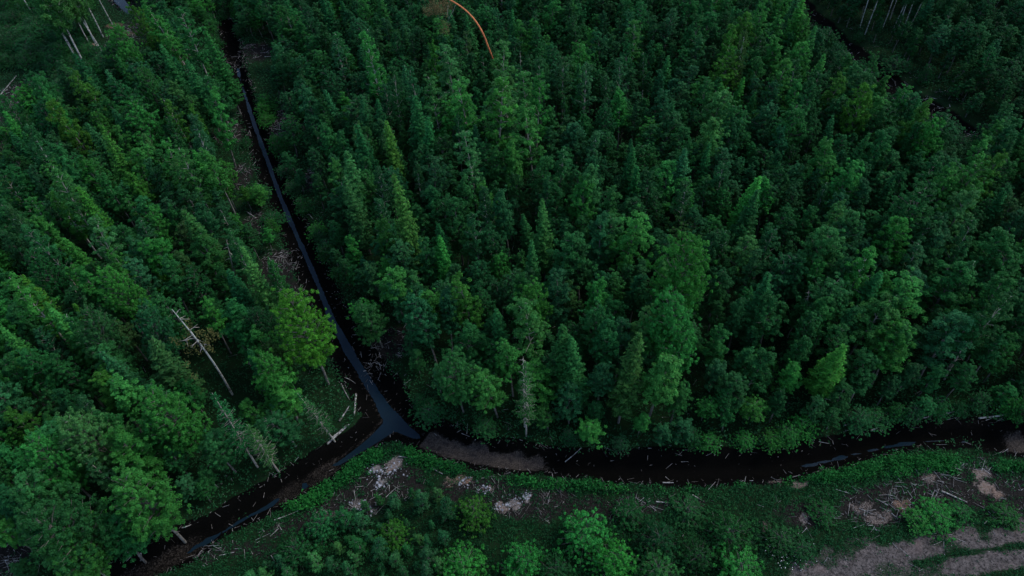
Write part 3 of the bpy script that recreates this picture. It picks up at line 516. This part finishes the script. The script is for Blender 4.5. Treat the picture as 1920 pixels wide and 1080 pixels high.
def add_tree(it, rr):
    k = it['kind']; n = len(MESH[k]); v = rr.randint(n); crown, trunk = MESH[k][v]; H0 = PROTO[k][v][5]
    e = link(KNAME[k], None); e.empty_display_size = .5
    s = it['h'] / H0; w = it['w'] * (s if k in ('bush', 'sapling') else .35 + .65 * s)
    if k == 'bush': w = it['w']
    e.location = (it['x'], it['y'], it['z']); e.scale = (w, w, s)
    e.rotation_euler = (rr.normal() * .045, rr.normal() * .045, rr.rand() * 6.28)
    c = link('crown', crown, e); t = link('trunk', trunk, e)
    g = 1 + rr.normal() * .10; b = TONES[it['tone']]; c.color = (b[0] * g * rr.uniform(.85, 1.3), b[1] * g, b[2] * g * rr.uniform(.85, 1.15), 1)
    kn = KNAME[k]; tag(e, label_for(it), CATS[kn], GROUP[kn]); return e
rt = rnd(99)
for it in things: add_tree(it, rt)
# the rest of the woods as one object: points that carry copies of the same crowns and trunks
M_MASS = M_LEAF.copy(); M_MASS.name = "leaves_of_the_mass"
N, L = M_MASS.node_tree.nodes, M_MASS.node_tree.links
ia = N.new("ShaderNodeAttribute"); ia.attribute_type = 'INSTANCER'; ia.attribute_name = 'itone'
mx = [n for n in N if n.bl_idname == 'ShaderNodeMix'][0]; L.new(ia.outputs['Color'], mx.inputs[6])
src = {}
for o in COL.objects:
    if o.parent and o.name.split('.')[0] in ('crown', 'trunk') and o.type == 'MESH': src.setdefault(o.data.name, o)
pidx, plist = {}, []
for k in MESH:
    for v, (cm, tm) in enumerate(MESH[k]):
        if cm.name in src and tm.name in src: pidx.setdefault(k, []).append(len(plist)); plist.append((src[cm.name], src[tm.name], PROTO[k][v][5]))
mass = [m for m in mass if m['kind'] in pidx]; n = len(mass)
me = bpy.data.meshes.new("woodland"); me.vertices.add(n)
pid = np.zeros(n, np.int32); scl = np.zeros((n, 3), np.float32); rot = scl.copy(); itn = np.ones((n, 4), np.float32); co = scl.copy()
for q, it in enumerate(mass):
    k = it['kind']; pid[q] = pidx[k][rt.randint(len(pidx[k]))]; s_ = it['h'] / plist[pid[q]][2]; w = it['w'] * (.35 + .65 * s_)
    co[q] = (it['x'], it['y'], it['z']); scl[q] = (w, w, s_); rot[q] = (rt.normal() * .045, rt.normal() * .045, rt.rand() * 6.28)
    itn[q, :3] = np.array(TONES[it['tone']]) * (1 + rt.normal() * .10) * [rt.uniform(.85, 1.3), 1, rt.uniform(.85, 1.15)]
me.vertices.foreach_set('co', co.ravel())
for nm_a, ty, arr, fld in (('pid', 'INT', pid, 'value'), ('scl', 'FLOAT_VECTOR', scl, 'vector'), ('rot', 'FLOAT_VECTOR', rot, 'vector'), ('itone', 'FLOAT_COLOR', itn, 'color')):
    a = me.attributes.new(nm_a, ty, 'POINT'); a.data.foreach_set(fld, arr.ravel())
me.update()
ng = bpy.data.node_groups.new("woodland", 'GeometryNodeTree')
ng.interface.new_socket("Geometry", in_out='INPUT', socket_type='NodeSocketGeometry'); ng.interface.new_socket("Geometry", in_out='OUTPUT', socket_type='NodeSocketGeometry')
G, GL = ng.nodes, ng.links; gi, go = G.new("NodeGroupInput"), G.new("NodeGroupOutput")
def named(nm_a, ty):
    x = G.new("GeometryNodeInputNamedAttribute"); x.data_type = ty; x.inputs[0].default_value = nm_a; return x.outputs[0]
a_pid, a_scl, a_rot = named('pid', 'INT'), named('scl', 'FLOAT_VECTOR'), named('rot', 'FLOAT_VECTOR')
m2p = G.new("GeometryNodeMeshToPoints"); GL.new(gi.outputs[0], m2p.inputs[0]); jn = G.new("GeometryNodeJoinGeometry")
for q, (co_, to_, h_) in enumerate(plist):
    if not (pid == q).any(): continue
    cmpn = G.new("FunctionNodeCompare"); cmpn.data_type = 'INT'; cmpn.operation = 'EQUAL'; GL.new(a_pid, cmpn.inputs[2]); cmpn.inputs[3].default_value = q
    for ob_, leafy in ((co_, True), (to_, False)):
        oi = G.new("GeometryNodeObjectInfo"); oi.inputs[0].default_value = ob_; oi.transform_space = 'ORIGINAL'; g_ = oi.outputs['Geometry']
        if leafy:
            sm = G.new("GeometryNodeSetMaterial"); GL.new(g_, sm.inputs[0]); sm.inputs['Material'].default_value = M_MASS; g_ = sm.outputs[0]
        ip = G.new("GeometryNodeInstanceOnPoints"); GL.new(m2p.outputs[0], ip.inputs['Points']); GL.new(cmpn.outputs[0], ip.inputs['Selection'])
        GL.new(g_, ip.inputs['Instance']); GL.new(a_rot, ip.inputs['Rotation']); GL.new(a_scl, ip.inputs['Scale']); GL.new(ip.outputs[0], jn.inputs[0])
GL.new(jn.outputs[0], go.inputs[0])
me.materials.append(M_MASS)
wood = tag(link("woodland", me), "dense mass of remaining tree crowns filling the woods between the single trees", "woodland", kind='stuff')
md = wood.modifiers.new("woodland", 'NODES'); md.node_group = ng
print("MASS", n)

# ------------------------------------------------------------------ dead, bent and leaning trees
def branchy(P, r0, r, n, ln, t0=.4, t1=.98, up=.3):
    """side branches on a path"""
    out = []; P = np.asarray(P, float); tt = np.linspace(0, 1, len(P))
    for i in range(n):
        t = r.uniform(t0, t1); b = np.array([np.interp(t, tt, P[:, j]) for j in range(3)]); d = unit(r.normal(size=3) * [1, 1, .4] + [0, 0, up])
        l = ln * r.uniform(.4, 1.1) * (1.25 - t); s = np.linspace(0, 1, 5)[:, None]
        q = b + d * l * s + r.normal(size=(5, 3)) * .06 * l * s; q[:, 2] -= (s[:, 0] ** 2) * l * .25
        out.append(tube(q, r0 * np.array([.32, .26, .2, .14, .06]), 4))
        if l > .9:
            d2 = unit(d + r.normal(size=3) * .7); out.append(tube(q[2] + d2 * l * .45 * s, r0 * np.array([.18, .15, .12, .09, .04]), 3))
    return join(out)
def tuft_mesh(name, C, r, n, leaf, spread, mat=M_LEAF, droop=0.):
    C = np.asarray(C, float); LC = (C[:, None] + r.normal(size=(len(C), n, 3)) * spread).reshape(-1, 3)
    if droop: LC[:, 2] -= r.rand(len(LC)) ** 1.5 * droop
    V = quads(LC, unit(r.normal(size=LC.shape) + [0, 0, .7]), leaf, leaf * .6, r)
    return mesh_np(name, V, qfaces(len(LC)), mat, leaf_tone(np.ones((len(LC), 3)), r, len(LC)))
r = rnd(5)
# leaning dead birch: top (323,585), foot (432,735)
foot = at(436, 740, 0); top = at(322, 580, 16.0); t = np.linspace(0, 1, 10)[:, None]
P = foot * (1 - t) + top * t; P[:, 0] += np.sin(t[:, 0] * 3.1) * .35
e = link('dead_tree', None); e.location = foot; P = P - foot
tag(e, "tall leaning dead birch with bare white stem and few crooked branches in the left wood", "dead tree")
link('trunk', mesh_np('dead_birch_stem', *tube(P, .088 * (1 - t[:, 0]) ** .7 + .025, 8), M_WHITE, smooth=True), e)
link('branch', mesh_np('dead_birch_branches', *branchy(P, .13, r, 12, 2.6, .58, .97), M_DEAD), e)
cc = P[6] + r.normal(size=(26, 3)) * [1.0, 1.0, .55]
c = link('crown', tuft_mesh('dead_birch_tufts', cc, r, 26, .09, .18), e); c.color = (.06, .085, .025, 1); c['label'] = 'sparse olive tufts of leaves'
# bent trunk arching over the canopy
arc = np.array([at(935, 175, 0), at(933, 150, 3), at(928, 120, 6.2), at(917, 92, 9.4), at(906, 62, 11.8), at(893, 40, 13.2), at(876, 21, 14.3), at(860, 9, 14.9), at(845, 0, 15.2), at(828, -8, 15.2), at(812, -12, 14.8), at(798, -10, 14.1)])
e = link('bent_tree', None); e.location = arc[0]; P = arc - arc[0]; tt = np.linspace(0, 1, len(P))
tag(e, "bent tree with smooth orange trunk arching over the canopy at the top edge", "bent tree")
sp = np.linspace(0, 1, 40); P2 = np.stack([np.interp(sp, tt, P[:, j]) for j in range(3)], -1)
for _ in range(3): P2[1:-1] = (P2[:-2] + P2[1:-1] * 2 + P2[2:]) / 4
link('trunk', mesh_np('bent_stem', *tube(P2, .10 * (1 - sp) ** .5 + .03, 8), M_ORANGE, smooth=True), e)
tw = [tube(np.array([at(854, 9, 14.9), at(850, 20, 14.3), at(843, 32, 13.2), at(839, 42, 12.2)]) - arc[0], [.03, .028, .024, .016], 4),
      tube(np.array([at(843, 1, 15.1), at(840, 12, 14.5), at(839, 26, 13.4), at(841, 34, 12.6)]) - arc[0], [.03, .026, .02, .012], 4)]
link('branch', mesh_np('bent_twigs', *join(tw), M_PALE), e)
cc = []
for i in range(60):
    u = r.rand(); x = 800 + 42 * u + r.normal() * 4; y = -14 + r.rand() ** .8 * (36 if u < .75 else 74); cc.append(at(x, y, 14.6 - (y + 14) * .055 + r.normal() * .3) - arc[0])
c = link('crown', tuft_mesh('bent_crown', cc, r, 34, .085, .24, droop=.5), e); c.color = (.095, .105, .045, 1); c['label'] = 'drooping pale olive foliage'
# other bare stems: foot px, top px, height
for (fx, fy), (tx, ty), h, rad0, lb in [((978, 190), (975, 96), 11.0, .07, "grey bare snag standing among the aspen clump"), ((448, 548), (424, 448), 9.5, .09, "pale bare-stemmed dead tree with side branches left of the narrow ditch"),
                              ((1505, 640), (1517, 543), 7.5, .06, "small forked bare snag in the dark middle of the right wood"), ((984, 800), (981, 668), 12.0, .09, "thin dead-topped stem with short pale branches in the middle wood"),
                              ((1770, 712), (1812, 640), 7, .07, "pale leaning bare pole at the lower right wood"), ((28, 716), (0, 680), 6, .10, "grey bare stem at the left edge halfway down")]:
    f0 = at(fx, fy, 0); P = (at(tx, ty, h) - f0) * np.linspace(0, 1, 7)[:, None]
    e = link('dead_tree', None); e.location = f0; tag(e, lb, "dead tree", "dead standing trees")
    link('trunk', mesh_np('snag_stem', *tube(P, rad0 * (1 - np.linspace(0, 1, 7)) ** .7 + .02, 6), M_DEAD), e)
    link('branch', mesh_np('snag_branches', *branchy(P, rad0, r, 12, 1.5, .4, .98, .1), M_DEAD), e)
# two trunks showing under the yellow-green tree by the ditch belong to that tree's neighbours; fallen logs
def log(x0, y0, x1, y1, rr, lb, mat=M_LOG, z0=.12, bend=.12, br=0):
    a = at(x0, y0, 0); b = at(x1, y1, 0)
    for p in (a, b): p[2] = float(ground_z(p[0], p[1])) + z0
    d = b - a; n = 8; t = np.linspace(0, 1, n)[:, None]; P = a + d * t
    side = unit(np.cross(d, [0, 0, 1.])); P = P + side * np.sin(t * 3.1) * bend * .35 * r.normal()
    P[:, 2] += max(0, float(np.median(ground_z(P[:, 0], P[:, 1]) + z0 - P[:, 2]))); o0 = P[0].copy(); P = P - o0
    e = link('fallen_log', mesh_np('log', *[q for q in join([tube(P, rr * (1 - .45 * t[:, 0]), 7)] + ([branchy(P, rr, r, br, .9, .3, .95, .3)] if br else []))], mat, smooth=True)); e.location = o0
    tag(e, lb, "log", "fallen logs and poles")
NJ = "beside the ditch junction"
for g in [(614, 833, 655, 797, .10, "long white peeled log " + NJ + ", lowest of its cluster"), (622, 822, 650, 798, .07, "short white log lying against the long peeled log " + NJ), (637, 791, 655, 763, .09, "pale forked log left of " + "the ditch junction", M_LOG, .12, .1, 2), (667, 737, 665, 780, .11, "upright-looking white birch log left of the ditch water above the junction"),
          (640, 720, 656, 751, .06, "thin broken white stick above the forked log by the junction"), (645, 705, 663, 710, .04, "thin pale pole lying on the left bank above the junction"), (1632, 808, 1656, 795, .09, "white log on the far bank of the right ditch"), (1582, 799, 1603, 796, .06, "short pale pole left of the white log on the right ditch bank"),
          (1715, 788, 1752, 779, .09, "long grey log above the right ditch, left half of a pair"), (1755, 780, 1797, 769, .11, "thick grey log above the right ditch, right half of a pair"), (1615, 797, 1662, 788, .06, "slim pale pole above the white log on the right ditch bank"), (1764, 922, 1812, 943, .08, "curved white pole lying on the brown brush at right", M_LOG, .12, .3, 1),
          (1060, 857, 1090, 841, .05, "thin pale pole sloping down the bank of the middle ditch"), (0, 180, 31, 143, .10, "grey leaning pole lying in the left edge clearing"), (45, 236, 62, 243, .09, "short white log in the left edge clearing"), (10, 220, 26, 230, .06, "thin white stick in the left edge clearing"),
          (748, 857, 770, 861, .05, "thin pale pole above the white rubble below the junction"), (811, 878, 830, 889, .06, "brown stick beside the tan soil patch"), (1243, 904, 1263, 905, .06, "pale stick on the near ditch bank, lower middle"), (1230, 941, 1262, 945, .06, "flat pale branch on dark ground, lower middle", M_LOG, .1, .1, 2),
          (1298, 928, 1320, 940, .05, "pale stick lying left of the road bushes"), (572, 392, 588, 413, .05, "white stick on the right bank of the narrow ditch"), (465, 400, 480, 410, .09, "white birch log on the left bank of the narrow ditch"), (498, 446, 520, 450, .08, "pale flat log left of the narrow ditch, halfway up"),
          (548, 236, 553, 239, .08, "short blue-white log right of the upper ditch"), (518, 272, 534, 270, .08, "pale log right of the upper ditch among sticks"), (414, 226, 420, 240, .07, "white stick left of the upper ditch, first of three"), (430, 246, 440, 258, .07, "white stick left of the upper ditch, second of three"), (436, 290, 440, 300, .07, "white stick left of the upper ditch, third of three"),
          (497, 108, 513, 107, .06, "dark brown pole lying across the head of the narrow ditch"), (230, 66, 237, 61, .09, "pale stump log on the brown soil of the far clearing"), (515, 976, 560, 958, .05, "long pale branch on grey litter, lower left bank"), (341, 990, 358, 983, .06, "pale stick on the left bank of the lower ditch"), (256, 1045, 262, 1035, .07, "short pale log near the bottom left ditch"),
          (1715, 740, 1735, 727, .05, "thin pale branch at the foot of the right wood"), (1835, 785, 1893, 778, .10, "mossy grey log above the right end of the ditch"), (1540, 748, 1560, 752, .05, "slim grey pole at the foot of the right wood edge")]:
    log(*g)

# ------------------------------------------------------------------ ground cover, twigs, rubble, flowers (nobody could count them)
def scatter(seed, n, box, dens):
    r = rnd(seed); x = r.uniform(box[0], box[1], n); y = r.uniform(box[2], box[3], n)
    return x, y, r
def cover(name, label, cat, seed, n, box, fn, size, hgt, cols, per=6):
    r = rnd(seed); x = r.uniform(box[0], box[1], n); y = r.uniform(box[2], box[3], n)
    p = fn(x, y); k = r.rand(n) < p; x, y, p = x[k], y[k], p[k]; z = ground_z(x, y)
    hg = hgt * r.uniform(.4, 1.3, len(x)) * (.5 + p * .7)
    C = np.stack([x, y, z], -1)[:, None] + np.concatenate([r.normal(size=(len(x), per, 2)) * size * 1.5, (r.rand(len(x), per, 1) * hg[:, None, None])], -1)
    C = C.reshape(-1, 3); V = quads(C, unit(r.normal(size=C.shape) * .7 + [0, 0, .9]), size * r.uniform(.6, 1.3, len(C)), size * .5 * r.uniform(.6, 1.3, len(C)), r)
    ci = (fbm(x, y, 5, seed) * 1.6 - .3).clip(0, 1)[:, None]; col = np.array(cols[0]) * (1 - ci) + np.array(cols[1]) * ci
    o = link(name, mesh_np(name, V, qfaces(len(C)), M_LEAF, leaf_tone(np.repeat(col, per, 0), r, len(C), .25, .08)))
    print(name, len(C)); return tag(o, label, cat, kind='stuff')
BAND = gp([(640, 880), (700, 845), (770, 830), (870, 872), (960, 895), (1080, 908), (1200, 918), (1400, 915), (1500, 892), (1600, 868), (1700, 852), (1800, 856), (1920, 870), (2100, 890), (2100, 925), (1930, 905), (1800, 890), (1700, 890), (1560, 930), (1400, 945), (1200, 930), (1020, 915), (900, 895), (800, 872), (740, 858), (690, 880), (620, 930), (500, 1000), (470, 1000)])
def f_near(x, y):
    z, S, T, W, peat, bare, orange, lit, mud, road = masks(x, y)
    g = smooth(.2, .62, fbm(x, y, 2.6, 91) + .12); band = smooth(-.6, .5, poly_sd(x, y, BAND) + (fbm(x, y, 1.5, 3) - .5) * 1.5)
    p = np.clip(.35 + .55 * g, 0, 1) * (1 - .8 * lit) + band * .6; p = np.clip(p, 0, 1) * (1 - .95 * smooth(.15, .4, bare)) * (1 - .97 * smooth(.2, .7, road)) * (1 - smooth(.3, .75, peat)) * (1 - mud)
    return p * (poly_sd(x, y, SOUTH) > -2)
def f_band(x, y): return f_near(x, y) * smooth(-.3, .4, poly_sd(x, y, BAND) + (fbm(x, y, 1.5, 3) - .5)) * smooth(.3, .55, fbm(x, y, 1.4, 17))
def f_far(x, y):
    z, S, T, W, S2, T2, S3, T3 = ground_z(x, y, True)
    lit = np.zeros(x.shape)
    for m, b in blobs(x, y, LITTER, 1.2): lit = np.maximum(lit, m * b[4])
    return np.maximum(.25 + .75 * smooth(.3, .6, fbm(x, y, 4, 92)), smooth(5, 3, S - T)) * (S > T * .8) * (S2 > T2) * (S3 > T3 * .9) * (poly_sd(x, y, SOUTH) < 0) * (1 - .75 * lit)
cover("ground_cover", "dark green grass, herbs and low shrubs covering the near bank and verges", "ground cover", 201, 90000, (-45, 62, 15, 50), f_near, .085, .42, ((.007, .050, .018), (.012, .095, .026)))
cover("ferns", "bright green fern-like plants lining the near edge of the ditch", "ferns", 202, 100000, (-30, 62, 26, 50), f_band, .12, .8, ((.010, .10, .022), (.018, .17, .028)), 9)
cover("undergrowth", "dark undergrowth covering the forest floor and the rims of the ditches", "undergrowth", 203, 130000, (-105, 105, 20, 136), f_far, .12, 1.1, ((.012, .070, .026), (.018, .105, .034)), 5)
def sticks(name, label, cat, seed, n, box, fn, lens, wd, cols, lift=.03):
    r = rnd(seed); x = r.uniform(box[0], box[1], n); y = r.uniform(box[2], box[3], n); k = r.rand(n) < fn(x, y); x, y = x[k], y[k]; m = len(x)
    C = np.stack([x, y, ground_z(x, y) + lift + .12 * r.rand(m)], -1); d = unit(r.normal(size=(m, 3)) * [1, 1, .22]); l = (lens[0] + (lens[1] - lens[0]) * r.rand(m) ** 3)[:, None] / 2
    w = wd * r.uniform(.5, 1.4, (m, 1)); s = unit(np.cross(d, [0, 0, 1.])) * w; u = np.array([0, 0, 1.]) * w
    A, Bp = C - d * l, C + d * l * 1.0
    V = np.stack([A - s, A + s, A + u * 1.6, Bp - s * .5, Bp + s * .5, Bp + u * .8], 1).reshape(-1, 3)
    f = np.array([[0, 3, 5, 2], [2, 5, 4, 1], [0, 1, 4, 3]]); F = (np.arange(m)[:, None, None] * 6 + f).reshape(-1, 4)
    t = r.rand(m, 1) ** 1.5; col = np.array(cols[0]) * (1 - t) + np.array(cols[1]) * t
    print(name, m); return tag(link(name, mesh_np(name, V, F, M_TWIG, np.repeat(col, 6, 0))), label, cat, kind='stuff')
def f_twig(x, y):
    z, S, T, W, peat, bare, orange, lit, mud, road = masks(x, y)
    return np.clip(lit * .6 * smooth(.3, .6, fbm(x, y, 1.6, 55)) + .22 * smooth(.1, .4, road) + .12 * peat * (S > .3) + .32 * peat * smooth(.55, .95, S / T) + .02, 0, 1) * (1 - .9 * smooth(.4, .8, road)) * (1 - mud) * (1 - .8 * (ditch_field(x, y, [D_RIDE])[0] < 3))
sticks("twig_litter", "scattered pale twigs and broken sticks along ditch banks and cleared ground", "twigs", 301, 270000, (-100, 100, 15, 132), f_twig, (.10, 1.1), .018, ((.07, .06, .055), (.50, .47, .45)))
def f_strong(x, y):
    lit = np.zeros(x.shape)
    for m, b in blobs(x, y, LITTER, 1.0): lit = np.maximum(lit, m * b[4])
    return lit * smooth(.5, .62, fbm(x, y, 2.2, 66)) * .5
sticks("brushwood", "tangled grey branches left on the cleared strips beside the ditch", "brushwood", 302, 420000, (-100, 100, 15, 132), f_strong, (.25, 1.4), .020, ((.06, .05, .045), (.58, .56, .54)), .08)
# pale rubble below the junction
r = rnd(401); cs = []; hh = []
for m in PATCH:
    if m[4] >= .55 and m[1] > 600 and m[0] < 1100:
        p = at(m[0], m[1]); n = 42; cs.append(np.stack([p[0] + r.normal(size=n) * m[2] * .6, p[1] + r.normal(size=n) * m[3] * .7], -1))
cs = np.concatenate(cs); n = len(cs); s = .02 + .10 * r.rand(n) ** 3; base = np.array([[-1, -1, -.3], [1, -1, -.3], [1, 1, -.3], [-1, 1, -.3], [-.6, -.6, .7], [.7, -.5, .6], [.5, .6, .8], [-.6, .5, .5]])
V = (base[None] * s[:, None, None] * r.uniform(.6, 1.3, (n, 8, 3))); a = r.rand(n) * 6.28; V = np.stack([V[..., 0] * np.cos(a)[:, None] - V[..., 1] * np.sin(a)[:, None], V[..., 0] * np.sin(a)[:, None] + V[..., 1] * np.cos(a)[:, None], V[..., 2]], -1)
V += np.stack([cs[:, 0], cs[:, 1], ground_z(cs[:, 0], cs[:, 1])], -1)[:, None]
f = np.array([[4, 5, 6, 7], [0, 1, 5, 4], [1, 2, 6, 5], [2, 3, 7, 6], [3, 0, 4, 7]]); F = (np.arange(n)[:, None, None] * 8 + f).reshape(-1, 4)
col = np.repeat(np.array([.26, .27, .30]) * r.uniform(.4, 1.3, (n, 1)), 8, 0)
tag(link("rubble", mesh_np("rubble", V.reshape(-1, 3), F, M_TWIG, col)), "pale grey stones and clods on bare soil below the ditch junction", "rubble", kind='stuff')
p = at(1478, 1040); r = rnd(402); n = 90; C = np.stack([p[0] + r.normal(size=n) * 1.0, p[1] + r.normal(size=n) * .8, np.zeros(n)], -1); C[:, 2] = ground_z(C[:, 0], C[:, 1]) + .35 + r.rand(n) * .25
tag(link("wildflowers", mesh_np("wildflowers", quads(C, unit(r.normal(size=C.shape) * .3 + [0, 0, 1]), .035, .035, r), qfaces(n), M_TWIG, np.full((n * 4, 3), .55))), "small white wildflowers in the grass left of the dirt road", "wildflowers", kind='stuff')
